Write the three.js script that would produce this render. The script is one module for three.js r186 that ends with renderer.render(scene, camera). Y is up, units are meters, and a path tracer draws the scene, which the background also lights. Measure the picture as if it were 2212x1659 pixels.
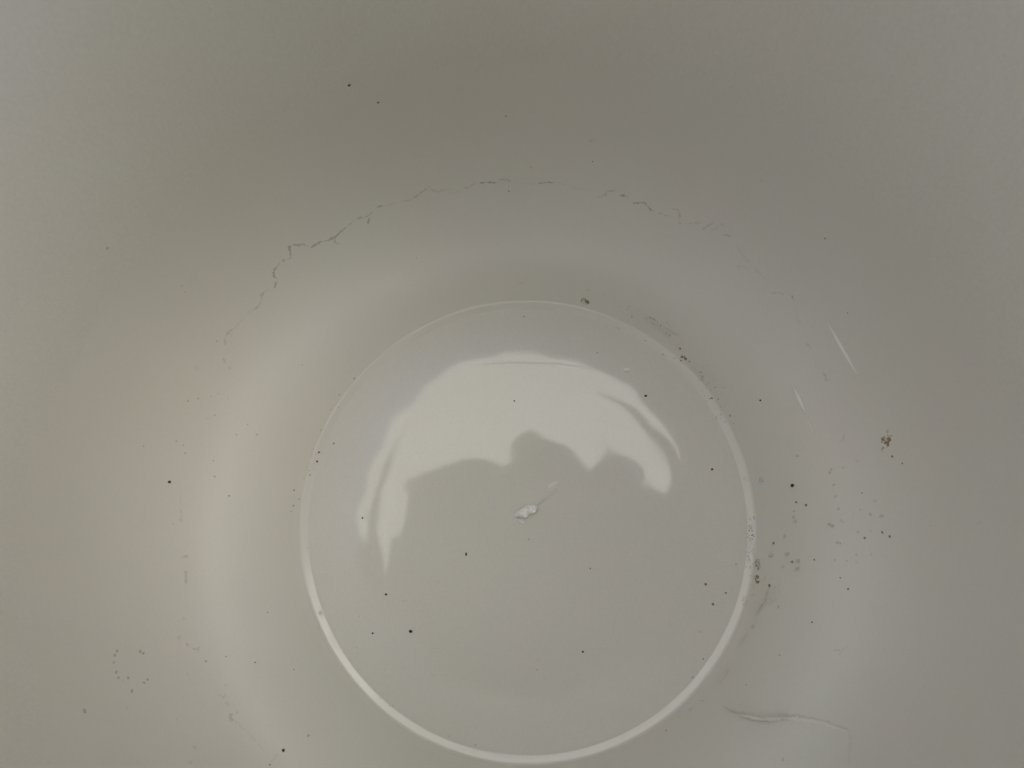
import * as THREE from 'three';
import { RoundedBoxGeometry } from 'three/addons/geometries/RoundedBoxGeometry.js';
import { MarchingCubes } from 'three/addons/objects/MarchingCubes.js';
import { mergeGeometries, mergeVertices } from 'three/addons/utils/BufferGeometryUtils.js';
import { ImprovedNoise } from 'three/addons/math/ImprovedNoise.js';

// ---------- seeded random and noise ----------
let seed = 20240611;
function rnd() { seed = (seed + 0x6D2B79F5) | 0; let t = Math.imul(seed ^ (seed >>> 15), 1 | seed); t = (t + Math.imul(t ^ (t >>> 7), 61 | t)) ^ t; return ((t ^ (t >>> 14)) >>> 0) / 4294967296; }
const rr = (a, b) => a + (b - a) * rnd();
const perlin = new ImprovedNoise();
const noise = (x, y, z) => perlin.noise(x + 31.7, y + 12.3, z + 47.1);
const V = (x, y, z) => new THREE.Vector3(x, y, z);

// ---------- camera ----------
const scene = new THREE.Scene();
const W = 1024, H = 768;
const FLOOR = 0.006, CAM_H = 0.35;
const camera = new THREE.PerspectiveCamera(54.9, W / H, 0.004, 2000);
camera.position.set(0, FLOOR + CAM_H, -0.0012);
camera.quaternion.setFromAxisAngle(V(0, 0, 1), -1.11 * Math.PI / 180)
  .multiply(new THREE.Quaternion().setFromAxisAngle(V(1, 0, 0), -(90 - 10.25) * Math.PI / 180));
camera.updateMatrixWorld(true);
camera.focus = 0.355; camera.userData.fStop = 16;
scene.add(camera);

// ---------- sky, sun, exposure ----------
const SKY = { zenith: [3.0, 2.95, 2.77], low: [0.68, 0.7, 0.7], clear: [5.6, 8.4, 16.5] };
{
  const w = 256, h = 128, data = new Float32Array(w * h * 4);
  for (let j = 0; j < h; j++) for (let i = 0; i < w; i++) {
    const el = (j + 0.5) / h * Math.PI - Math.PI / 2, az = ((i + 0.5) / w - 0.5) * Math.PI * 2;
    const s = Math.max(0, Math.sin(el)), k = s * s * (3 - 2 * s);
    const x = Math.cos(el) * Math.cos(az), z = Math.cos(el) * Math.sin(az);
    const cl = (1 + 0.4 * x * s) * (1 + 0.10 * noise(x * 2.5, s * 2.5, z * 2.5) + 0.05 * noise(x * 7, s * 7, z * 7));
    const o = (j * w + i) * 4;
    const side = Math.max(0, Math.cos(az - 0.42)), clear = side * side * side * Math.min(1, Math.max(0, (0.80 - el) / 0.06));   // bright blue patch added low on one side to light the opposite wall
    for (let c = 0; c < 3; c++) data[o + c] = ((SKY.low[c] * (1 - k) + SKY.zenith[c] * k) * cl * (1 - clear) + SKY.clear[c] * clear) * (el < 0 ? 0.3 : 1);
    data[o + 3] = 1;
  }
  const t = new THREE.DataTexture(data, w, h, THREE.RGBAFormat, THREE.FloatType);
  t.mapping = THREE.EquirectangularReflectionMapping; t.magFilter = THREE.LinearFilter; t.needsUpdate = true;
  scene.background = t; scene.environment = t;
}
const sun = new THREE.DirectionalLight(new THREE.Color().setRGB(1.0, 0.95, 0.86), 0.8);
sun.position.set(0.60, 1.15, -0.16).multiplyScalar(4);
sun.castShadow = true; sun.shadow.radius = 60; sun.shadow.mapSize.set(2048, 2048);
Object.assign(sun.shadow.camera, { left: -1.2, right: 1.2, top: 1.2, bottom: -1.2, near: 0.1, far: 12 });
scene.add(sun, sun.target);

const renderer = new THREE.WebGLRenderer({ antialias: true });
renderer.setSize(W, H);
renderer.toneMapping = THREE.LinearToneMapping;
renderer.toneMappingExposure = 1.25;
renderer.shadowMap.enabled = true;

// ---------- naming helpers ----------
const used = {};
function numbered(n) { used[n] = (used[n] ?? -1) + 1; return used[n] ? `${n}_${String(used[n]).padStart(3, '0')}` : n; }
function thing(name, label, category, group) {
  const o = new THREE.Group(); o.name = numbered(name); o.userData = { label, category };
  if (group) o.userData.group = group;
  scene.add(o); return o;
}
function part(name, geo, mat, parent, label) {
  const m = new THREE.Mesh(geo, mat); m.name = name; m.castShadow = m.receiveShadow = true;
  if (label) m.userData.label = label;
  parent.add(m); return m;
}
function single(name, label, category, geo, mat, group) {
  const m = new THREE.Mesh(geo, mat); m.name = numbered(name); m.castShadow = m.receiveShadow = true;
  m.userData = { label, category }; if (group) m.userData.group = group;
  scene.add(m); return m;
}
const rgb = (r, g, b) => new THREE.Color().setRGB(r, g, b);

// ---------- ground under the bucket ----------
{
  const m = new THREE.Mesh(new THREE.CircleGeometry(60, 96).rotateX(-Math.PI / 2), new THREE.MeshStandardMaterial({ color: rgb(0.24, 0.23, 0.21), roughness: 0.95 }));
  m.name = 'ground'; m.receiveShadow = true; m.userData = { kind: 'structure', label: 'plain grey ground under the bucket' };
  m.position.y = -0.0005; scene.add(m);
}

// ---------- the bucket ----------
const D2R = Math.PI / 180;
const R0 = 0.1018;                                       // radius of the flat floor
const RIM = 0.183, RIMY = FLOOR + 0.463;
// inside profile from the floor's edge to the rim
const inner = [];
const STEP = 22 * D2R;
inner.push([R0, FLOOR]);
{ // crisp foot, then a sloping step, then a rounded shoulder on to the fillet
  let r = R0, y = FLOOR, add = (ds, a) => { r += ds * Math.cos(a); y += ds * Math.sin(a); inner.push([r, y]); };
  for (let i = 0; i < 4; i++) add(0.00012, STEP * (i + 1) / 4);
  for (let i = 0; i < 8; i++) add(0.00034, STEP);
  for (let i = 0; i < 6; i++) add(0.0003, STEP + (-17 * D2R - STEP) * (i + 1) / 6);
  for (let i = 0; i < 5; i++) add(0.0009, -17 * D2R);
  const bend = (FR, a0, a1, n) => { for (let i = 0; i < n; i++) add(FR * (a1 - a0) / n, a0 + (a1 - a0) * (i + 0.5) / n); };
  bend(0.051, -17 * D2R, 60 * D2R, 64); bend(0.08, 60 * D2R, 80 * D2R, 30); bend(0.2, 80 * D2R, 88 * D2R, 24);
  const r1 = r, y1 = y, m = 60;
  for (let i = 1; i <= m; i++) inner.push([r1 + (RIM - r1) * i / m, y1 + (RIMY - y1) * i / m]);
}
function profR(y) { for (let i = 1; i < inner.length; i++) if (y <= inner[i][1]) { const a = inner[i - 1], b = inner[i]; return a[0] + (b[0] - a[0]) * (y - a[1]) / Math.max(1e-9, b[1] - a[1]); } return RIM; }
// real surface point and inward normal met by looking from the viewpoint through pixel (px, py) of a 2212 x 1659 picture
function surf(px, py, lift = 0) {
  const f = 829.5 / Math.tan(camera.fov * D2R / 2), o = camera.position;
  const d = V((px - 1106) / f, -(py - 829.5) / f, -1).normalize().applyQuaternion(camera.quaternion);
  const tf = (FLOOR - o.y) / d.y, q = o.clone().addScaledVector(d, tf);
  if (Math.hypot(q.x, q.z) <= R0) return { p: q.setY(FLOOR + lift), n: V(0, 1, 0) };
  let lo = 0, hi = tf;
  for (let i = 0; i < 48; i++) { const t = (lo + hi) / 2, s = o.clone().addScaledVector(d, t); if (Math.hypot(s.x, s.z) > profR(s.y)) hi = t; else lo = t; }
  const p = o.clone().addScaledVector(d, lo), e = 0.0006, slope = (profR(p.y + e) - profR(Math.max(FLOOR, p.y - e))) / (p.y + e - Math.max(FLOOR, p.y - e));
  const rad = V(p.x, 0, p.z).normalize(), n = rad.clone().multiplyScalar(-1).setY(slope).normalize();
  return { p: p.addScaledVector(n, lift), n };
}

const PLASTIC = [0.727, 0.703, 0.633];
function tinted(geo, amount = 1) {   // faint age mottling of the plastic itself: pinkish and greenish patches
  const p = geo.attributes.position, c = new Float32Array(p.count * 3);
  for (let i = 0; i < p.count; i++) {
    const x = p.getX(i), y = p.getY(i), z = p.getZ(i);
    const a = noise(x * 14, y * 14, z * 14) + 0.5 * noise(x * 30, y * 30, z * 30), b = noise(x * 9 + 9, y * 9, z * 9), l = noise(x * 40, y * 40, z * 40 + 5);
    c[3 * i] = 1 + amount * (0.012 * a + 0.006 * l); c[3 * i + 1] = 1 + amount * (-0.012 * a + 0.006 * l); c[3 * i + 2] = 1 + amount * (0.02 * b + 0.006 * l);
  }
  geo.setAttribute('color', new THREE.BufferAttribute(c, 3)); return geo;
}
const grainMap = (() => {   // fine dusty grain of old plastic
  const n = 256, d = new Uint8Array(n * n * 4), v = new Float32Array(n * n).map(() => rr(-1, 1));
  for (let j = 0; j < n; j++) for (let i = 0; i < n; i++) { const q = v[j * n + i] * 0.6 + (v[j * n + (i + 1) % n] + v[((j + 1) % n) * n + i] + v[((j + 1) % n) * n + (i + 1) % n]) * 0.35, c = Math.min(255, Math.round(249 + q * 3.5)), o = (j * n + i) * 4; d[o] = d[o + 1] = d[o + 2] = c; d[o + 3] = 255; }
  const t = new THREE.DataTexture(d, n, n); t.colorSpace = THREE.SRGBColorSpace; t.wrapS = t.wrapT = THREE.RepeatWrapping; t.magFilter = THREE.LinearFilter; t.needsUpdate = true; return t;
})();
const grainy = (u, v) => { const t = grainMap.clone(); t.repeat.set(u, v); return t; };
const lathe = (pts, seg = 288) => new THREE.LatheGeometry(pts.map(([r, y]) => new THREE.Vector2(r, y)), seg);
const glossy = new THREE.MeshPhysicalMaterial({ color: rgb(...PLASTIC), vertexColors: true, roughness: 0.05, ior: 1.46, map: grainy(3.5, 3.5) });
const satin = new THREE.MeshPhysicalMaterial({ color: rgb(...PLASTIC.map((c) => c * 0.95)), vertexColors: true, roughness: 0.2, ior: 1.5 });
const wallMat = new THREE.MeshPhysicalMaterial({ color: rgb(...PLASTIC), vertexColors: true, roughness: 0.42, ior: 1.5, map: grainy(14, 8) });
const outerMat = new THREE.MeshPhysicalMaterial({ color: rgb(...PLASTIC), roughness: 0.4, ior: 1.5, side: THREE.DoubleSide });
const bucket = thing('bucket', 'white plastic bucket seen from above with a scummy tide line round its wall', 'bucket');
{ // floor: very slightly uneven moulded plastic
  const rings = 90, seg = 200, pos = [0, 0, 0], idx = [], h = (x, z) => {
    const r = Math.hypot(x, z), edge = Math.min(1, (R0 - r) / 0.012);
    return edge * (0.00008 * noise(x * 38, 3, z * 38) + 0.000045 * noise(x * 90, 8, z * 90));
  };
  pos[1] = h(0, 0);
  for (let i = 1; i <= rings; i++) for (let j = 0; j < seg; j++) { const r = R0 * i / rings, a = j / seg * Math.PI * 2, x = r * Math.cos(a), z = r * Math.sin(a); pos.push(x, h(x, z), z); }
  const at = (i, j) => i ? 1 + (i - 1) * seg + (j % seg) : 0;
  for (let j = 0; j < seg; j++) { idx.push(0, at(1, j + 1), at(1, j)); for (let i = 1; i < rings; i++) idx.push(at(i, j), at(i, j + 1), at(i + 1, j), at(i, j + 1), at(i + 1, j + 1), at(i + 1, j)); }
  const g = new THREE.BufferGeometry(); g.setAttribute('position', new THREE.Float32BufferAttribute(pos, 3)); g.setIndex(idx); g.setAttribute('uv', new THREE.Float32BufferAttribute(pos.reduce((u, p, i) => (i % 3 === 0 ? u.push(p / 0.21) : i % 3 === 2 && u.push(p / 0.21), u), []), 2)); g.translate(0, FLOOR, 0); g.computeVertexNormals();
  part('floor_disc', tinted(g, 0.6), glossy, bucket, 'flat glossy round floor mirroring the bright sky');
}
const nStep = 19;
const stepGeo = lathe(inner.slice(0, nStep));
{ // the step was never quite even: its slope wavers round the floor
  const p = stepGeo.attributes.position;
  for (let i = 0; i < p.count; i++) { const k = (i % nStep) / (nStep - 1), x = p.getX(i), z = p.getZ(i), w = Math.sin(Math.PI * k); p.setY(i, p.getY(i) + w * (0.00012 * noise(x * 30, 2, z * 30) + 0.00005 * noise(x * 110, 6, z * 110))); }
  stepGeo.computeVertexNormals();
}
part('step_ring', tinted(stepGeo, 0.6), satin, bucket, 'low shiny moulded step around the floor');
part('inner_wall', tinted(lathe(inner.slice(nStep - 1))), wallMat, bucket);
{
  const rim = [[RIM, RIMY], [RIM + 0.0008, RIMY + 0.0018], [RIM + 0.0022, RIMY + 0.003], [RIM + 0.004, RIMY + 0.0032], [RIM + 0.006, RIMY + 0.0028], [RIM + 0.0072, RIMY + 0.001], [RIM + 0.0076, RIMY - 0.002], [RIM + 0.0076, RIMY - 0.014], [RIM + 0.0055, RIMY - 0.0145], [RIM + 0.0022, RIMY - 0.0146]];
  part('rim', lathe(rim, 200), outerMat, bucket);
  part('outer_wall', lathe([[RIM + 0.0022, RIMY - 0.0146], ...inner.slice(26).filter(([, y]) => y < RIMY - 0.03).reverse().map(([r, y], i, a) => { const q = a[Math.min(i + 1, a.length - 1)], o = a[Math.max(i - 1, 0)], dx = o[0] - q[0], dy = o[1] - q[1], l = Math.hypot(dx, dy); return [r + 0.0022 * dy / l, Math.max(0.0002, y - 0.0022 * dx / l)]; }), [0.112, 0.003], [0.0, 0.0034]], 160), outerMat, bucket);
}

for (const [a0, a1, w0, w1] of [[60, 33, 0.0004, 0.0088], [33.5, 18, 0.0088, 0.0205], [19, -30, 0.0205, 0.0205], [150, 168, 0.0004, 0.008], [167.5, 184, 0.008, 0.0092], [183.5, 191, 0.0092, 0.0205], [190.5, 228, 0.0205, 0.0205]]) {   // unseen plates added over the rim to darken its mirrored edge
  const sh = [], N = 24, pt = (r, a) => new THREE.Vector2(r * Math.cos(a * D2R), r * Math.sin(a * D2R)), ri = RIM - 0.0195;
  for (let i = 0; i <= N; i++) sh.push(pt(ri, a0 + (a1 - a0) * i / N));
  for (let i = N; i >= 0; i--) sh.push(pt(ri + w0 + (w1 - w0) * i / N, a0 + (a1 - a0) * i / N));
  part('mirror_mask', new THREE.ExtrudeGeometry(new THREE.Shape(sh), { depth: 0.004, bevelEnabled: true, bevelSize: 0.0006, bevelThickness: 0.0006, bevelSegments: 2 }).rotateX(-Math.PI / 2).translate(0, RIMY + 0.0045, 0), outerMat, bucket);
}

// ---------- the person who leans over the bucket, seen mirrored in its floor ----------
function smin(a, b, k) { const h = Math.max(0, Math.min(1, 0.5 + 0.5 * (b - a) / k)); return b + (a - b) * h - k * h * (1 - h); }
function body(bones, centre, half, res, k) {
  const mc = new MarchingCubes(res, undefined, false, false, 400000); mc.isolation = 0; mc.field.fill(-1);
  const B = bones.map(([a, b, ra, rb]) => { const A = V(...a), d = V(...b).sub(A); return { A, d, l: Math.max(1e-9, d.lengthSq()), ra, rb }; });
  const p = V(), q = V();
  for (let z = 0; z < res; z++) for (let y = 0; y < res; y++) for (let x = 0; x < res; x++) {
    p.set(x, y, z).multiplyScalar(2 / res).addScalar(-1).multiplyScalar(half).add(centre);
    let s = 1e3;
    for (const b of B) { q.copy(p).sub(b.A); const t = Math.max(0, Math.min(1, q.dot(b.d) / b.l)); const dist = q.addScaledVector(b.d, -t).length() - (b.ra + (b.rb - b.ra) * t); s = s > 900 ? dist : smin(s, dist, k); }
    mc.field[x + y * res + z * res * res] = -s;
  }
  mc.update();
  const n = mc.geometry.drawRange.count || mc.count || 0;
  let g = new THREE.BufferGeometry();
  g.setAttribute('position', new THREE.BufferAttribute(mc.positionArray.slice(0, n * 3), 3));
  g.setAttribute('normal', new THREE.BufferAttribute(mc.normalArray.slice(0, n * 3), 3));
  g.scale(half, half, half).translate(centre.x, centre.y, centre.z);
  return g;
}
const L = [-0.10, 1.13, -0.072], Rr = [0.172, 1.13, -0.084];      // shoulders
const EL = [-0.146, 0.80, 0.045], ER = [0.165, 0.78, 0.11];         // elbows
const WL = [-0.055, 0.45, 0.085], WR = [0.135, 0.45, 0.085];       // wrists
const HIPL = [-0.10, 0.98, 0.62], HIPR = [0.10, 0.98, 0.62];
const NECK = [0.0, 1.12, -0.02], HEAD = [0.022, 0.985, -0.036];
const person = thing('person', 'person in dark clothes bending over the bucket with a phone, mirrored in its floor', 'person');
{
  const skin = new THREE.MeshStandardMaterial({ color: rgb(0.30, 0.18, 0.12), roughness: 0.6 });
  const cloth = new THREE.MeshStandardMaterial({ color: rgb(0.035, 0.038, 0.045), roughness: 0.95 });
  const denim = new THREE.MeshStandardMaterial({ color: rgb(0.04, 0.05, 0.08), roughness: 0.95 });
  const hairM = new THREE.MeshStandardMaterial({ color: rgb(0.02, 0.015, 0.012), roughness: 0.7 });
  const c = V(0, 0.62, 0.25), limbs = [
    [[0, 1.09, 0.03], [0, 1.06, 0.30], 0.115, 0.125], [[0, 1.06, 0.30], [0, 1.0, 0.60], 0.125, 0.14], [[-0.06, 1.12, 0.02], [0.13, 1.12, 0.015], 0.066, 0.064],
    [L, [-0.108, 1.03, 0.04], 0.046, 0.042], [[-0.108, 1.03, 0.04], [-0.132, 0.93, -0.03], 0.042, 0.04], [[-0.132, 0.93, -0.03], EL, 0.04, 0.041], [EL, WL, 0.04, 0.027], [Rr, ER, 0.042, 0.041], [ER, WR, 0.04, 0.027],
    [[-0.10, 0.98, 0.62], [-0.12, 0.52, 0.5], 0.088, 0.06], [[-0.12, 0.52, 0.5], [-0.12, 0.09, 0.60], 0.058, 0.038], [[0.10, 0.98, 0.62], [0.12, 0.52, 0.5], 0.088, 0.06], [[0.12, 0.52, 0.5], [0.12, 0.09, 0.60], 0.058, 0.038],
    [[-0.12, 0.05, 0.62], [-0.13, 0.03, 0.44], 0.04, 0.028], [[0.12, 0.05, 0.62], [0.13, 0.03, 0.44], 0.04, 0.028],
    [NECK, [0.015, 1.04, -0.05], 0.056, 0.054]];
  const bodyG = body(limbs, c, 0.78, 104, 0.05);
  // head, looking straight down at the phone: crown towards -z, face down, with brow, nose, jaw, ears
  const hx = HEAD[0], hy = HEAD[1], hz = HEAD[2];
  const headG = body([[[hx, hy + 0.03, hz - 0.005], [hx, hy - 0.005, hz - 0.01], 0.07, 0.067], [[hx, hy - 0.04, hz - 0.01], [hx, hy - 0.05, hz + 0.06], 0.055, 0.04],
    [[hx, hy - 0.085, hz + 0.005], [hx, hy - 0.102, hz + 0.035], 0.008, 0.013], [[hx - 0.03, hy - 0.078, hz - 0.005], [hx + 0.03, hy - 0.078, hz - 0.005], 0.012, 0.012],
    [[hx - 0.018, hy - 0.09, hz + 0.062], [hx + 0.018, hy - 0.09, hz + 0.062], 0.008, 0.008], [[hx - 0.066, hy, hz + 0.015], [hx - 0.072, hy + 0.012, hz + 0.03], 0.018, 0.012], [[hx + 0.066, hy, hz + 0.015], [hx + 0.072, hy + 0.012, hz + 0.03], 0.018, 0.012],
    [[hx, hy + 0.03, hz + 0.03], [0.01, 1.09, -0.035], 0.055, 0.056]], V(hx, hy, hz + 0.01), 0.16, 80, 0.012);
  const hand = (s, w) => {   // palm and five fingers closed on the end of the phone
    const x = w[0], px = x + s * 0.0, b = [[w, [px, 0.405, 0.055], 0.026, 0.030], [[px, 0.405, 0.055], [px - s * 0.012, 0.385, 0.02], 0.030, 0.022]];
    const len = [0.9, 1.05, 1.0, 0.8];
    for (let i = 0; i < 4; i++) { const z = 0.045 - i * 0.02, k1 = [px - s * 0.006, 0.385 - 0.004 * i, z], k2 = [px + s * 0.028 * len[i], 0.372, z - 0.006], k3 = [px + s * 0.045 * len[i], 0.3785, z - 0.008]; b.push([k1, k2, 0.0095, 0.0085], [k2, k3, 0.0085, 0.0075]); }
    b.push([[px, 0.405, 0.06], [px + s * 0.012, 0.40, 0.032], 0.012, 0.0105], [[px + s * 0.012, 0.40, 0.032], [px + s * 0.032, 0.395, 0.015], 0.0105, 0.009]);
    return body(b, V(px, 0.405, 0.03), 0.085, 60, 0.006);
  };
  const strip = (g) => { const o = new THREE.BufferGeometry(); o.setAttribute('position', g.attributes.position); o.setAttribute('normal', g.attributes.normal); return o; };
  part('body', mergeGeometries([bodyG, headG, hand(1, [-0.055, 0.44, 0.085]), hand(-1, [0.135, 0.44, 0.085])].map(strip)), skin, person);
  part('shirt', body([[[0, 1.09, 0.03], [0, 1.06, 0.30], 0.124, 0.134], [[0, 1.06, 0.30], [0, 1.01, 0.54], 0.134, 0.146], [[-0.15, 1.08, 0.12], [-0.17, 1.02, 0.52], 0.11, 0.12], [[0.15, 1.08, 0.12], [0.17, 1.02, 0.52], 0.11, 0.12], [[-0.06, 1.12, 0.018], [0.05, 1.12, -0.004], 0.076, 0.078], [[0.05, 1.12, -0.01], [0.15, 1.12, -0.03], 0.078, 0.07], [L, [-0.108, 1.03, 0.04], 0.058, 0.05], [[-0.108, 1.03, 0.04], [-0.135, 0.93, -0.036], 0.05, 0.05], [[-0.135, 0.93, -0.036], EL, 0.05, 0.05], [EL, WL, 0.05, 0.042], [Rr, ER, 0.05, 0.052], [ER, WR, 0.052, 0.04]], V(0, 0.8, 0.25), 0.5, 96, 0.022), cloth, person, 'dark loose long-sleeved top');
  part('trousers', body([[[-0.1, 0.99, 0.58], [0.1, 0.99, 0.58], 0.128, 0.128], [[-0.10, 0.98, 0.62], [-0.12, 0.52, 0.5], 0.102, 0.075], [[-0.12, 0.52, 0.5], [-0.12, 0.11, 0.60], 0.075, 0.06], [[0.10, 0.98, 0.62], [0.12, 0.52, 0.5], 0.102, 0.075], [[0.12, 0.52, 0.5], [0.12, 0.11, 0.60], 0.075, 0.06]], V(0, 0.58, 0.56), 0.6, 88, 0.04), denim, person, 'dark blue trousers');
  part('hair', body([[[hx, hy + 0.035, hz - 0.022], [hx, hy - 0.02, hz - 0.028], 0.072, 0.072], [[hx, hy + 0.06, hz + 0.01], [hx, hy + 0.03, hz - 0.03], 0.068, 0.073]], V(hx, hy, hz), 0.16, 56, 0.02), hairM, person, 'short dark hair');
  for (const s of [-1, 1]) part('shoe', body([[[s * 0.12, 0.05, 0.63], [s * 0.13, 0.036, 0.43], 0.048, 0.036]], V(s * 0.12, 0.06, 0.53), 0.2, 40, 0.02), hairM, person);
}
{ // phone held flat, its lens at the viewpoint
  const ph = thing('phone', 'dark phone held level above the bucket', 'phone');
  const g = new THREE.MeshPhysicalMaterial({ color: rgb(0.02, 0.02, 0.022), roughness: 0.3, clearcoat: 1 });
  ph.position.copy(camera.position); ph.quaternion.copy(camera.quaternion);
  part('phone_body', new RoundedBoxGeometry(0.148, 0.072, 0.008, 4, 0.0038).translate(0.058, -0.02, 0.0085), g, ph);
  part('phone_screen', new RoundedBoxGeometry(0.142, 0.066, 0.0012, 3, 0.0005).translate(0.058, -0.02, 0.0127), new THREE.MeshPhysicalMaterial({ color: rgb(0.01, 0.01, 0.012), roughness: 0.08 }), ph);
  part('camera_ring', new THREE.TorusGeometry(0.0085, 0.0012, 10, 32).translate(0, 0, 0.004), g, ph);
}

// ---------- marks on the plastic ----------
const matte = (r, g, b, rough = 0.7) => new THREE.MeshStandardMaterial({ color: rgb(r, g, b), roughness: rough });
const INK = {
  black: matte(0.012, 0.012, 0.014), dark: matte(0.2, 0.18, 0.15), red: matte(0.075, 0.028, 0.024), brown: matte(0.27, 0.195, 0.14), rust: matte(0.42, 0.34, 0.265),
  grey: matte(0.475, 0.445, 0.375), mid: matte(0.555, 0.535, 0.47), faint: matte(0.615, 0.595, 0.535), ghost: matte(0.65, 0.63, 0.565), blue: matte(0.50, 0.60, 0.59), soil: matte(0.38, 0.35, 0.29), pale: matte(0.755, 0.73, 0.665, 0.9), pink: matte(0.55, 0.48, 0.42),
};
// rounded, uneven crumbs: four shapes shared by every grain and spot
const crumbs = [0, 1, 2, 3].map((k) => {
  const g = mergeVertices(new THREE.IcosahedronGeometry(1, 1).deleteAttribute('normal').deleteAttribute('uv')), p = g.attributes.position;
  for (let i = 0; i < p.count; i++) { const s = 1 + 0.55 * noise(p.getX(i) * 1.3 + k * 7, p.getY(i) * 1.3, p.getZ(i) * 1.3); p.setXYZ(i, p.getX(i) * s, p.getY(i) * s * 0.8, p.getZ(i) * s); }
  g.computeVertexNormals(); return g;
});
const PX = CAM_H / 1597;                                 // metres that one pixel of the 2212-wide view spans on the floor
function seat(mesh, x, y, turn = rr(0, 6.28)) {          // sits a mesh on the bucket's surface, its y axis along the normal
  const s = surf(x, y); mesh.position.copy(s.p);
  mesh.quaternion.setFromUnitVectors(V(0, 1, 0), s.n).multiply(new THREE.Quaternion().setFromAxisAngle(V(0, 1, 0), turn));
  return s;
}
function near(x, y) { const s = surf(x, y); return s.p.distanceTo(camera.position) / CAM_H; }
function spots(ink, size, list) {                        // stains dried on to the plastic: flat low crumbs, size across in pixels of the view
  for (const [x, y, k = 1] of list) {
    const m = part('stain_spot', crumbs[Math.floor(rnd() * 4)], INK[ink], bucket), r = size * k * 0.9 * PX / 2 * near(x, y);
    seat(m, x, y); m.scale.set(r * rr(0.8, 1.2), r * 0.05, r * rr(0.8, 1.2));
  }
}
function grain(name, label, category, x, y, ink, w, h = w, turn = 0, high = 0.6, group) {   // loose grit lying in the bucket
  const m = single(name, label, category, crumbs[Math.floor(rnd() * 4)], INK[ink], group);
  const s = seat(m, x, y, turn), d = near(x, y) * PX / 2;
  m.scale.set(w * d, Math.min(w, h) * d * high, h * d); m.position.addScaledVector(s.n, Math.min(w, h) * d * high * 0.55);
}
// a thin irregular film of dried scum that follows the surface along a line
function film(path, width, opt = {}) {
  const { jag = 2, gap = 0.0, taper = true, lift = 0.00006, swell = 0.6, rough = 0.5, point = 6 } = opt, pts = [];
  for (let i = 0; i + 1 < path.length; i++) {
    const [ax, ay] = path[i], [bx, by] = path[i + 1], l = Math.hypot(bx - ax, by - ay), n = Math.max(1, Math.ceil(l / 2));
    for (let k = 0; k < n; k++) { const t = k / n, o = (k ? jag * noise(ax * 0.7 + t * 9, ay * 0.7, i) * 2 : 0) + rr(-1, 1) * rough; pts.push([ax + (bx - ax) * t - (by - ay) / l * o, ay + (by - ay) * t + (bx - ax) / l * o]); }
  }
  pts.push(path.at(-1));
  const pos = [], idx = []; let open = false;
  pts.forEach(([x, y], i) => {
    const q = pts[Math.min(i + 1, pts.length - 1)], o = pts[Math.max(i - 1, 0)];
    const s = surf(x, y, lift), tan = surf(q[0], q[1]).p.sub(surf(o[0], o[1]).p).normalize(), side = s.n.clone().cross(tan).normalize();
    const t = i / (pts.length - 1), edge = taper ? Math.min(1, Math.min(t, 1 - t) * point + 0.15) : 1;
    const w = width * PX / 2 * near(x, y) * edge * (1 + rough * rr(-0.8, 0.9)) * Math.max(0.25, 1 + swell * 1.6 * noise(x * 0.11, y * 0.11, 4));
    const skip = gap > 0 && noise(x * 0.09, y * 0.09, 20) > 0.5 - gap;
    const c = pos.length / 3, a = s.p.clone().addScaledVector(side, w), b = s.p.clone().addScaledVector(side, -w), m = s.p.clone().addScaledVector(s.n, lift * 0.8);
    pos.push(a.x, a.y, a.z, m.x, m.y, m.z, b.x, b.y, b.z);
    if (open && !skip) idx.push(c - 3, c - 2, c, c - 2, c + 1, c, c - 2, c - 1, c + 1, c - 1, c + 2, c + 1);
    open = !skip;
  });
  const g = new THREE.BufferGeometry(); g.setAttribute('position', new THREE.Float32BufferAttribute(pos, 3)); g.setIndex(idx); g.computeVertexNormals(); return g;
}
const line = (name, ink, path, width, opt, label) => part(name, film(path, width, opt), INK[ink], bucket, label);

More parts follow.
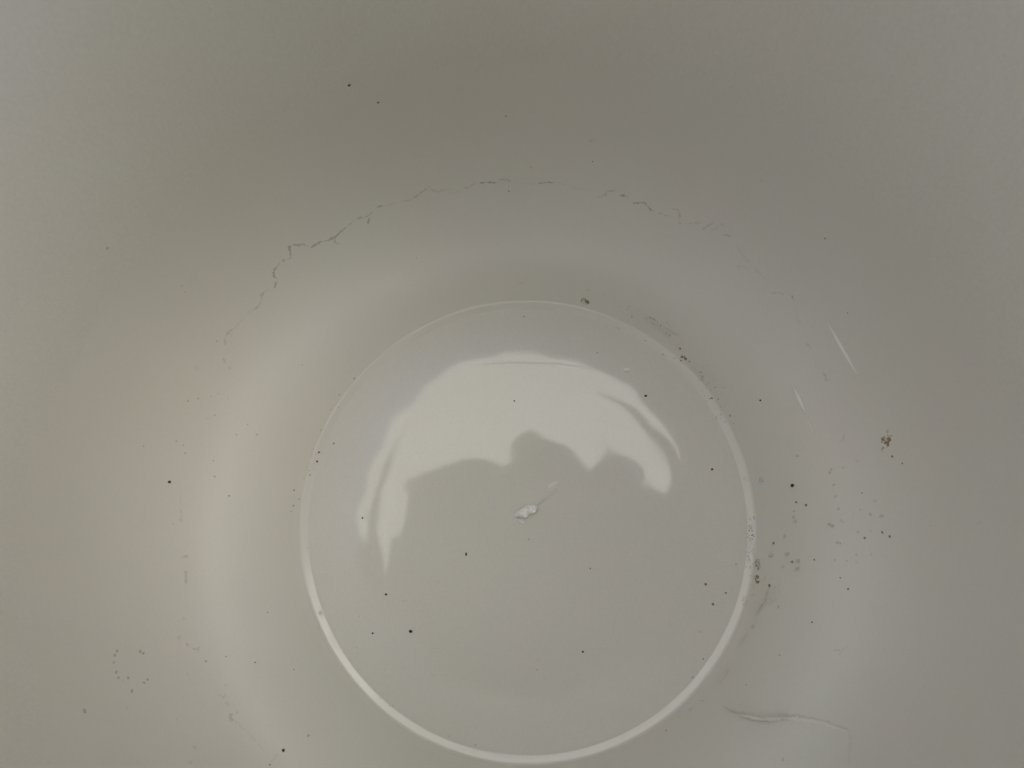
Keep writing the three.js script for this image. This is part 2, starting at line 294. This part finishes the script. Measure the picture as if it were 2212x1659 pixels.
// tide line: dark crusty stretches with broken paler ones between
const TIDE = [
  ['mid', 2.6, [[488, 747], [485, 731], [492, 719], [509, 707], [518, 697]]], ['ghost', 3.5, [[518, 697], [530, 683], [536, 676], [545, 668]]],
  ['mid', 2.4, [[545, 670], [554, 665], [563, 653], [566, 636], [574, 628], [585, 627]]], ['grey', 3.0, [[593, 623], [596, 609]]],
  ['grey', 3.0, [[600, 602], [591, 597], [592, 585], [598, 575], [605, 568]]], ['grey', 2.6, [[611, 565], [614, 559]]],
  ['grey', 2.8, [[620, 561], [627, 558], [628, 543], [622, 535], [637, 528], [648, 533]]], ['mid', 3.2, [[637, 528], [655, 528], [668, 531]]],
  ['grey', 3.4, [[670, 535], [678, 531], [690, 523], [697, 521]]], ['grey', 2.8, [[700, 521], [714, 517], [728, 509], [735, 500], [747, 493], [750, 488]]],
  ['mid', 2.6, [[728, 509], [722, 521], [730, 527], [733, 520]]], ['mid', 2.6, [[752, 488], [762, 478], [774, 470], [793, 468], [807, 455]]],
  ['grey', 3.2, [[797, 470], [795, 484]]], ['grey', 3, [[814, 449], [818, 446], [827, 444]]], ['ghost', 4, [[827, 445], [845, 441], [860, 436]]],
  ['mid', 2.2, [[866, 436], [884, 433], [900, 423], [912, 413], [923, 410]]], ['grey', 2.6, [[914, 412], [923, 410], [926, 415]]],
  ['faint', 3.5, [[920, 398], [929, 406], [946, 415], [960, 409], [974, 410]]], ['ghost', 3, [[965, 415], [985, 417], [995, 411]]],
  ['mid', 2.2, [[1000, 405], [1014, 405], [1024, 396], [1034, 395]]], ['grey', 2.3, [[1034, 395], [1050, 394], [1066, 394], [1077, 394]]], ['mid', 2.2, [[1077, 394], [1080, 388], [1092, 387], [1106, 392]]],
  ['ghost', 2.5, [[1106, 392], [1134, 397], [1160, 397]]], ['grey', 2.6, [[1160, 397], [1175, 394], [1200, 394]]], ['ghost', 3, [[1200, 394], [1225, 399], [1250, 408], [1280, 410]]],
  ['mid', 2.4, [[1290, 425], [1300, 424], [1308, 420], [1313, 413], [1325, 411], [1334, 415]]], ['grey', 3.4, [[1338, 422], [1348, 422], [1358, 427]]],
  ['grey', 2.6, [[1366, 440], [1378, 438], [1391, 437], [1400, 445], [1405, 453], [1412, 457]]], ['mid', 2.4, [[1420, 461], [1430, 462]]], ['mid', 3, [[1434, 466], [1441, 466]]],
  ['mid', 2.4, [[1450, 451], [1460, 453], [1467, 455], [1469, 469], [1466, 481], [1472, 484]]], ['faint', 4, [[1480, 484], [1498, 481], [1513, 481]]],
  ['mid', 2.6, [[1515, 494], [1521, 493], [1530, 487], [1543, 481]]], ['faint', 3, [[1530, 503], [1537, 495], [1548, 494], [1553, 487]]], ['mid', 2, [[1558, 482], [1566, 492]]], ['mid', 2.2, [[1564, 508], [1572, 508], [1579, 511]]],
  ['ghost', 3, [[1584, 520], [1597, 542], [1612, 560], [1640, 590], [1668, 612]]], ['faint', 2.4, [[1590, 576], [1604, 576], [1618, 582]]], ['faint', 2.4, [[1664, 632], [1680, 632], [1695, 636]]], ['grey', 2.6, [[1710, 637], [1715, 646]]], ['ghost', 3, [[1717, 660], [1719, 674], [1730, 705]]],
  ['faint', 3, [[1741, 740], [1748, 748], [1757, 760]]], ['faint', 3, [[1760, 784], [1763, 792]]], ['mid', 2.2, [[1777, 805], [1783, 810], [1786, 821], [1781, 823]]], ['faint', 2.5, [[1823, 935], [1822, 951], [1812, 955]]],
  ['faint', 3.5, [[505, 716], [498, 726]]], ['mid', 3, [[482, 773], [486, 782]]], ['faint', 4, [[492, 794], [500, 797]]], ['ghost', 5, [[420, 790], [428, 800]]], ['faint', 4, [[445, 902], [452, 905]]],
  ['faint', 3.4, [[389, 1098], [392, 1112], [390, 1128]]], ['ghost', 3, [[391, 1060], [389, 1098]]], ['mid', 2.8, [[396, 1204], [399, 1201], [406, 1202]]], ['mid', 3, [[397, 1234], [402, 1238], [401, 1250], [402, 1264]]],
  ['faint', 5, [[395, 1334], [402, 1337]]], ['faint', 5, [[384, 1375], [390, 1384]]], ['mid', 3.6, [[402, 1388], [408, 1395]]], ['mid', 3.6, [[415, 1402], [425, 1404], [432, 1397]]], ['faint', 4.5, [[472, 1498], [484, 1506], [488, 1500]]], ['faint', 4, [[488, 1515], [494, 1525]]], ['mid', 3.2, [[496, 1540], [499, 1553], [512, 1561]]], ['ghost', 4, [[512, 1561], [540, 1588], [570, 1620]]], ['ghost', 3, [[584, 1648], [606, 1622]]],
];
for (const [ink, w, path] of TIDE) line('tide_line', ink, path, w, { jag: 1.5, gap: ink === 'ghost' ? 0.15 : 0.04, swell: 0.9, rough: 0.7 });
// fine cracks and scuffs, plus one painted reflection line on the floor
line('hairline_crack', 'grey', [[1661, 1267], [1657, 1283], [1651, 1300], [1642, 1312], [1636, 1324], [1633, 1331]], 2.8, { jag: 1 });
line('hairline_crack', 'mid', [[1628, 1349], [1625, 1359]], 4, { jag: 1 }); line('hairline_crack', 'faint', [[1614, 1370], [1606, 1380], [1598, 1391]], 3, { jag: 1 });
for (const [ink, w, p] of [['mid', 2.2, [[1265, 625], [1275, 627]]], ['faint', 2.2, [[1119, 611], [1134, 612]]], ['faint', 2, [[1300, 637], [1308, 641]]], ['mid', 1.8, [[1357, 659], [1363, 663]]], ['faint', 1.8, [[1376, 669], [1382, 673]]], ['grey', 2, [[1400, 684], [1411, 689], [1423, 697]]],
  ['mid', 1.8, [[1406, 696], [1414, 700], [1423, 706]]], ['mid', 1.8, [[1430, 704], [1449, 715], [1470, 727]]], ['mid', 1.8, [[1437, 717], [1445, 723]]], ['faint', 4, [[1390, 690], [1400, 685]]], ['faint', 3, [[1360, 710], [1368, 711]]], ['faint', 4, [[1366, 724], [1374, 726]]], ['mid', 2, [[932, 1457], [937, 1459]]],
  ['faint', 3, [[1575, 1445], [1562, 1462], [1550, 1475]]], ['mid', 2.2, [[1494, 1529], [1487, 1536]]], ['faint', 2.2, [[1475, 1542], [1462, 1549]]], ['faint', 2.2, [[1522, 1511], [1514, 1514]]], ['ghost', 4, [[1833, 1393], [1821, 1404], [1812, 1417]]], ['faint', 2.5, [[1800, 1405], [1818, 1404]]], ['mid', 2.6, [[1692, 1636], [1691, 1646]]],
  ['ghost', 7, [[1550, 1112], [1555, 1122], [1556, 1134]]], ['faint', 3, [[1602, 1035], [1615, 1037]]], ['ghost', 1.2, [[1040, 787], [1100, 783], [1160, 784], [1210, 787], [1275, 795]]]]) line('scuff_or_reflection', ink, p, w, { jag: 0.4, swell: 0.4 });  // last path paints the thin line mirrored inside the crescent
// long crease low on the wall, a darker line beside a paler one
line('wall_crease', 'faint', [[1562, 1525], [1585, 1534], [1603, 1538], [1625, 1544], [1645, 1550], [1660, 1551]], 3.6, { jag: 0.8 });
line('wall_crease', 'faint', [[1655, 1551], [1694, 1546], [1719, 1545], [1749, 1551], [1788, 1559], [1806, 1569], [1828, 1573], [1836, 1582]], 5, { jag: 0.8 });
line('wall_crease', 'pale', [[1600, 1543], [1645, 1555], [1694, 1551], [1749, 1556], [1788, 1565], [1826, 1579]], 6, { jag: 0.8 }); line('wall_crease', 'ghost', [[1834, 1578], [1837, 1600], [1835, 1625], [1833, 1656]], 5, { jag: 0.6 });
// moulding ridges on the wall, their highlights painted in a paler colour
const seamGlintMat = new THREE.MeshPhysicalMaterial({ color: rgb(0.88, 0.87, 0.84), roughness: 0.15, ior: 1.5 });
function seamGlint(path, w) { part('mould_glint', film(path, w, { jag: 0, swell: 0.1, lift: 0.00018, rough: 0, point: 2.4 }), seamGlintMat, bucket, 'short moulding ridge with its highlight painted pale'); }
seamGlint([[1788, 697], [1800, 718], [1818, 750], [1836, 782], [1852, 808]], 6);
seamGlint([[1714, 836], [1724, 857], [1733, 877], [1741, 893]], 6.5); seamGlint([[1742, 896], [1749, 914], [1756, 934]], 2.6);

spots('grey', 4.4, [[1447, 724], [1365, 684, 0.8], [1394, 736], [1432, 766], [1438, 768, 0.7], [1457, 774, 0.9], [1535, 843, 0.8], [1545, 837, 0.8], [1558, 895, 1.1], [1568, 910, 1.2], [1584, 915, 0.8], [1577, 898, 1.2], [1522, 855, 0.7], [1526, 867, 0.7], [1514, 804, 0.9], [1517, 813, 1], [1356, 667, 0.7], [1563, 837, 0.7]]);
spots('brown', 5, [[1469, 753, 0.9], [1473, 771, 1.3], [1481, 775, 1.2], [1471, 779, 0.9], [1489, 781, 0.6], [1478, 771, 0.8]]);
spots('grey', 4, [[765, 818, 1.3], [733, 853], [730, 879, 1.1], [714, 885, 0.8], [693, 929, 0.8], [652, 788, 0.7], [677, 970, 0.8], [681, 980, 0.8], [670, 999, 0.6], [678, 1012, 0.7], [667, 1016, 0.7], [657, 1033, 0.7], [663, 1009, 0.6], [646, 1078, 1.1], [630, 1104, 0.9], [840, 758, 0.9], [922, 718, 0.7]]);
spots('dark', 3.6, [[721, 958], [669, 1026], [635, 1059], [634, 1092], [646, 1078, 0.8], [1132, 684], [1290, 762, 0.8], [1205, 783], [819, 1001, 1.1], [495, 1071]]); spots('red', 4, [[689, 977, 1.2], [685, 997]]);
spots('grey', 4.4, [[406, 866], [428, 861, 0.9], [471, 850, 0.8], [456, 856, 0.7], [493, 861, 0.7], [464, 897, 0.9], [535, 917, 0.7], [511, 939, 0.8], [555, 939, 0.8], [396, 962, 0.9], [381, 953, 0.9], [400, 979, 0.9], [461, 995, 0.8], [464, 1029], [310, 964, 1], [468, 737], [400, 631, 0.9], [393, 617, 0.8], [900, 558, 0.6], [374, 1131, 0.7]]);
spots('grey', 6, [[253, 1406, 1.1], [248, 1415, 1.2], [246, 1431], [251, 1452, 1.1], [256, 1464, 1.2], [277, 1464], [303, 1407], [319, 1468], [311, 1475, 0.9], [183, 1536, 1.5], [445, 1428], [232, 536, 1.2], [285, 1493, 1.2], [310, 1411]]); spots('grey', 5, [[285, 1493], [309, 1411], [183, 1535]]);
spots('faint', 6, [[488, 1480, 0.9], [512, 1539], [420, 1614, 1.6], [412, 1646, 1.3], [405, 1455, 0.8], [381, 1555, 0.8], [274, 1529, 0.9], [265, 1471, 0.8]]); spots('dark', 3, [[488, 1418], [551, 1431], [635, 1446, 0.8], [578, 1323, 0.7], [583, 1652, 1.2]]);
spots('grey', 3, [[770, 1399, 0.9], [741, 1409], [930, 1425, 1.3], [966, 1462, 1.4], [924, 1492], [810, 1492, 0.8], [842, 1525], [849, 1525, 0.8], [821, 1508, 0.8], [971, 1590, 1.2], [1027, 1609, 1.3], [666, 1589, 1.6], [906, 1434, 0.7], [871, 1298, 0.8], [917, 1405, 0.7], [776, 1332, 0.8], [674, 1232], [713, 1084, 0.8], [744, 1142, 0.7], [665, 1183, 0.8]]); spots('faint', 9, [[691, 1324]]); spots('grey', 4, [[693, 1321]]);
spots('grey', 3.4, [[1142, 1165, 1.2], [1160, 1447], [1125, 1393], [1134, 1382, 0.7], [1162, 1426, 0.8], [1266, 1497], [1549, 1237], [1590, 1219, 1.2], [1513, 1365, 1.5], [1496, 1463, 1.5], [1420, 1428, 0.7], [1008, 1052, 0.7], [1085, 1084, 0.6], [1439, 1577, 1.2], [1612, 1479, 1.1], [1684, 1415, 1.1], [1112, 1050, 0.6]]); spots('dark', 3.4, [[984, 1168], [1275, 1228], [1513, 1365, 0.7], [1496, 1463]]);
spots('black', 3.4, [[1538, 860, 1.3], [1534, 861], [1609, 1038], [1519, 1423], [1568, 1281]]); spots('blue', 9, [[1645, 1037]]); spots('ghost', 9, [[1852, 995]]); spots('pink', 7, [[1331, 708], [1337, 709, 1.2]]);
spots('mid', 6, [[1801, 1047], [1805, 1072, 1.1], [1714, 1117, 1.1], [1718, 1126], [1715, 1104, 0.7], [1811, 1099], [1859, 1101, 0.7], [1880, 1111], [1904, 1115, 1.5], [1818, 1124, 0.8], [1823, 1128, 0.6], [1791, 1132, 1.1], [1798, 1136, 1.2], [1853, 1149], [1809, 1172], [1815, 1174, 0.7], [1666, 1199, 1.5], [1700, 1197, 1.3], [1724, 1212, 1.2], [1721, 1230], [1725, 1227, 0.7], [1829, 1211, 0.8], [1850, 1198], [1803, 1209, 0.7], [1692, 1224, 0.8], [1652, 1247, 0.9], [1663, 1300], [1681, 1311, 1.1], [1695, 1158, 1.1], [1722, 985, 1], [1796, 1014, 0.9]]);
spots('faint', 7, [[1890, 1082, 1.1], [1880, 1147, 0.8], [1882, 1197, 0.9], [1850, 1214, 0.8], [1792, 1021], [1821, 1010], [1843, 1110, 0.6], [2115, 1130, 0.9], [2010, 1136, 0.8], [1276, 304, 1.2], [1284, 303, 0.9]]);
spots('dark', 4.4, [[1720, 1085, 1.1], [1741, 1091, 1.2], [1862, 1065, 0.8], [1880, 1111, 0.8], [1671, 1173, 1.2], [1759, 1209, 0.9], [1711, 1214, 1.1], [1662, 1265, 1.3], [1906, 1150, 1.3], [1922, 1159, 1.1], [1949, 1001, 0.9], [1815, 1248, 0.9], [1754, 1344, 1], [1093, 251], [1782, 515, 1.1], [1280, 349, 0.8], [1831, 676, 0.7], [1644, 390, 0.6], [1099, 413, 0.9], [1147, 362, 0.6]]);
spots('brown', 5, [[1868, 1162], [1832, 1272], [1927, 986]]); spots('brown', 4.4, [[1662, 1265, 0.6]]);
// patch of rust on the wall
spots('brown', 7, [[1921, 950, 1.2], [1916, 957, 1.2], [1918, 961, 0.9], [1907, 949], [1911, 957, 0.7], [1919, 955, 0.8]]); spots('rust', 6, [[1909, 945], [1912, 952, 0.9], [1915, 947, 0.8], [1905, 955, 0.7], [1908, 967], [1920, 945, 0.7]]);
spots('grey', 5, [[1917, 933], [1918, 928, 0.6], [1924, 942, 1.1], [1918, 941, 1.1], [1916, 964], [1905, 971, 0.8], [1906, 976, 0.7], [1927, 940, 0.6]]);
// crusty clusters on and beside the step: many tiny flecks and twigs
function crust(cx, cy, rx, ry, n, inks, size) {
  const by = {};
  for (let i = 0; i < n; i++) {
    const a = rr(0, 6.28), q = Math.sqrt(rnd()), x = cx + Math.cos(a) * q * rx, y = cy + Math.sin(a) * q * ry, ink = inks[Math.floor(rnd() * inks.length)], list = by[ink] ??= [];
    if (rnd() < 0.5) {
      const s = surf(x, y), r = 0.8 * size * rr(0.5, 1.2) * PX / 2 * near(x, y), g = new THREE.BufferGeometry();
      g.setAttribute('position', crumbs[i % 4].attributes.position.clone()); g.setAttribute('normal', crumbs[i % 4].attributes.normal.clone()); g.setIndex(crumbs[i % 4].index.clone());
      g.scale(r, r * 0.2, r * rr(0.7, 1.3)).rotateY(rr(0, 6)).applyQuaternion(new THREE.Quaternion().setFromUnitVectors(V(0, 1, 0), s.n)).translate(s.p.x, s.p.y, s.p.z); list.push(g);
    } else { const b = rr(0, 6.28), l = size * rr(0.7, 1.6); list.push(film([[x, y], [x + Math.cos(b) * l, y + Math.sin(b) * l]], size * 0.5, { jag: 0.5 })); }
  }
  for (const ink in by) part('crust_patch', mergeGeometries(by[ink]), INK[ink], bucket).userData.kind = 'stuff';
}
for (const [ink, w, path] of TIDE) if (ink === 'grey' || ink === 'mid') { const m = path[path.length >> 1]; crust(m[0], m[1], 6, 5, 4, [ink, 'mid', 'faint'], 2.8); }
crust(1637, 1219, 6, 11, 24, ['dark', 'soil', 'grey'], 3.6); crust(1636, 1252, 5, 9, 24, ['brown', 'dark', 'soil'], 3.6); crust(1609, 1297, 6, 9, 12, ['grey', 'mid'], 3.6);
crust(1624, 1120, 9, 8, 10, ['mid', 'grey'], 3.2); crust(1620, 1150, 9, 18, 24, ['grey', 'soil', 'dark'], 3.4); crust(1624, 1195, 9, 25, 20, ['mid', 'soil', 'grey'], 3); crust(1622, 1200, 11, 70, 40, ['ghost', 'faint', 'mid'], 4);
crust(1625, 1275, 8, 14, 10, ['grey', 'mid'], 3); crust(1676, 1275, 10, 25, 9, ['ghost', 'faint'], 4); crust(1520, 815, 16, 34, 20, ['mid', 'grey', 'soil'], 3); crust(1556, 880, 14, 28, 22, ['mid', 'grey', 'soil'], 3.2); crust(1585, 955, 10, 45, 14, ['faint', 'mid'], 3);
crust(1340, 660, 45, 16, 10, ['faint', 'mid'], 2.6); crust(1420, 715, 45, 24, 20, ['faint', 'mid', 'grey'], 3); crust(668, 1000, 12, 32, 12, ['mid', 'grey'], 2.4); crust(1612, 1040, 8, 16, 8, ['mid', 'grey'], 2.6);

// ---------- loose things lying in the bucket ----------
grain('grit_grain', 'largest black grain of grit, low on the bucket floor facing the bright step', 'grit', 887, 1364, 'black', 7, 5.4);
grain('grit_grain', 'upright oval black grain on the floor below the white flake', 'grit', 1007, 1197, 'black', 4, 7.2);
grain('grit_grain', 'angular black grain on the floor outside the mirrored crescent, below the white chip', 'grit', 1395, 855, 'black', 6, 4.6, 0.5);
grain('grit_grain', 'round black grain in the middle of the bright mirrored crescent', 'grit', 1111, 866, 'black', 3.6);
grain('grit_grain', 'black grain alone in the lower middle of the floor', 'grit', 1259, 1408, 'black', 4.4, 4);
grain('grit_grain', 'round black grain on the floor near the step on the right', 'grit', 1538, 1014, 'black', 4.6);
grain('grit_grain', 'small black grain just below the long tail of the mirrored crescent', 'grit', 834, 1284, 'black', 5, 3.6);
grain('grit_grain', 'tiny black grain beside the largest black grain', 'grit', 805, 1368, 'black', 4.4, 3.4);
grain('grit_grain', 'black grain at the tip of the thin outer streak of the mirrored crescent', 'grit', 783, 1119, 'black', 3.6);
grain('grit_grain', 'black grain on the sloping shoulder just outside the floor step', 'grit', 1642, 865, 'black', 4);
grain('grit_grain', 'dark grey grain at the right of the floor, uppermost of three close together', 'grit', 1524, 1262, 'dark', 5);
grain('grit_grain', 'dark grey grain at the right of the floor, lowest of three close together', 'grit', 1540, 1305, 'dark', 5);
grain('grit_grain', 'dark red-brown round grain on the wall among paler spots', 'grit', 1711, 1049, 'red', 6.5);
grain('grit_grain', 'reddish brown grain stuck on the pale left wall', 'grit', 366, 1041, 'red', 6.5, 5.5);
grain('grit_grain', 'dark red-brown grain near the bottom edge of the photo', 'grit', 612, 1621, 'red', 5, 6);
grain('grit_grain', 'bluish black grain high on the far wall, the larger of a pair', 'grit', 754, 184, 'black', 6, 5);
grain('grit_grain', 'black grain high on the far wall, the smaller of a pair', 'grit', 817, 221, 'dark', 5, 4.5);
{ // curled brown fleck: a broken ring with a broad brown end
  const t = thing('curled_fleck', 'curled brown fleck like a broken ring lying on the step', 'fleck');
  const s = surf(1262, 651); t.position.copy(s.p); t.quaternion.setFromUnitVectors(V(0, 1, 0), s.n);
  const arc = []; for (let i = 0; i <= 14; i++) { const a = -0.5 + i / 14 * 4.0; arc.push(V(-0.0003 + 0.00125 * Math.cos(a), 0.0002 + 0.0003 * Math.sin(i / 14 * 3.14), -0.00125 * Math.sin(a))); }
  part('curl', new THREE.TubeGeometry(new THREE.CatmullRomCurve3(arc), 28, 0.00021, 6), INK.dark, t);
  const b = part('broad_end', crumbs[1], INK.brown, t); b.position.set(0.00155, 0.0003, 0.0003); b.scale.set(0.0011, 0.0004, 0.00075); b.rotation.y = -0.7;
}
// a torn soft white flake: a puffy lens over an outline, with a fold
function flakeGeometry(outline, high, drop = 0) {
  const c0 = outline.reduce((a, p) => [a[0] + p[0] / outline.length, a[1] + p[1] / outline.length], [0, 0]);
  const curve = new THREE.CatmullRomCurve3(outline.map(([x, y]) => V(x, y, 0)), true, 'catmullrom', 0.4), N = 64, R = 9, pos = [], idx = [];
  for (let side = 0; side < 2; side++) for (let i = 0; i <= R; i++) for (let j = 0; j < N; j++) {
    const e = curve.getPoint(j / N), k = i / R, x = c0[0] + (e.x - c0[0]) * k, y = c0[1] + (e.y - c0[1]) * k, w = surf(x, y).p;
    const puff = Math.pow(Math.max(0, 1 - k * k), 0.5), n = noise(x * 0.12, y * 0.12, 2) + 0.5 * noise(x * 0.3, y * 0.3, 5);
    const h = side ? drop + 0.00012 + 0.0002 * puff : drop + 0.0003 + high * puff * (0.8 + 0.5 * n) + 0.00025 * noise(x * 0.15, y * 0.15, 9);
    pos.push(w.x, w.y + h, w.z);
  }
  const at = (s, i, j) => s * (R + 1) * N + i * N + (j % N);
  for (let i = 0; i < R; i++) for (let j = 0; j < N; j++) { idx.push(at(0, i, j), at(0, i + 1, j), at(0, i, j + 1), at(0, i, j + 1), at(0, i + 1, j), at(0, i + 1, j + 1)); idx.push(at(1, i, j), at(1, i, j + 1), at(1, i + 1, j), at(1, i, j + 1), at(1, i + 1, j + 1), at(1, i + 1, j)); }
  for (let j = 0; j < N; j++) idx.push(at(0, R, j), at(1, R, j), at(0, R, j + 1), at(0, R, j + 1), at(1, R, j), at(1, R, j + 1));
  const g = new THREE.BufferGeometry(); g.setAttribute('position', new THREE.Float32BufferAttribute(pos, 3)); g.setIndex(idx); g.computeVertexNormals(); return g;
}
const flakeMat = new THREE.MeshPhysicalMaterial({ color: rgb(0.86, 0.84, 0.80), roughness: 0.8, side: THREE.DoubleSide });
{
  const t = thing('white_flake', 'crumpled white flake lying at the centre of the bucket floor', 'flake');
  part('main_lobe', flakeGeometry([[1111, 1113], [1115, 1106], [1122, 1101], [1130, 1096], [1138, 1092], [1143, 1098], [1146, 1106], [1143, 1113], [1137, 1120], [1130, 1119], [1121, 1117], [1114, 1118]], 0.0022, 0.0009), flakeMat, t);
  part('folded_tip', flakeGeometry([[1135, 1093], [1141, 1090], [1148, 1089], [1155, 1092], [1161, 1097], [1160, 1103], [1157, 1109], [1150, 1110], [1145, 1110], [1139, 1105]], 0.0014, 0.0016), flakeMat, t);
  part('torn_sliver', flakeGeometry([[1117, 1122], [1122, 1122], [1128, 1126], [1134, 1130], [1131, 1132], [1124, 1129], [1118, 1126]], 0.0005), flakeMat, t, 'thin torn sliver just below the flake');
}
single('white_chip', 'tiny pale half-round chip on the floor outside the mirrored crescent', 'chip', flakeGeometry([[1347, 799], [1350, 796], [1355, 795], [1360, 797], [1362, 801], [1359, 803], [1354, 802], [1349, 803]], 0.0007, 0.0003), flakeMat);
// streak beside the flake, darker near it and paler at the far end
line('flake_streak', 'mid', [[1160, 1092], [1166, 1088], [1172, 1083], [1178, 1077], [1186, 1073]], 4.5, { jag: 0.6, swell: 0.3 });
line('flake_streak', 'faint', [[1176, 1081], [1184, 1074], [1194, 1065], [1206, 1055]], 8, { jag: 0.4, swell: 0.3 });
line('flake_streak', 'pale', [[1184, 1053], [1194, 1046], [1204, 1041]], 8, { jag: 0.4, swell: 0.3 });

renderer.render(scene, camera);
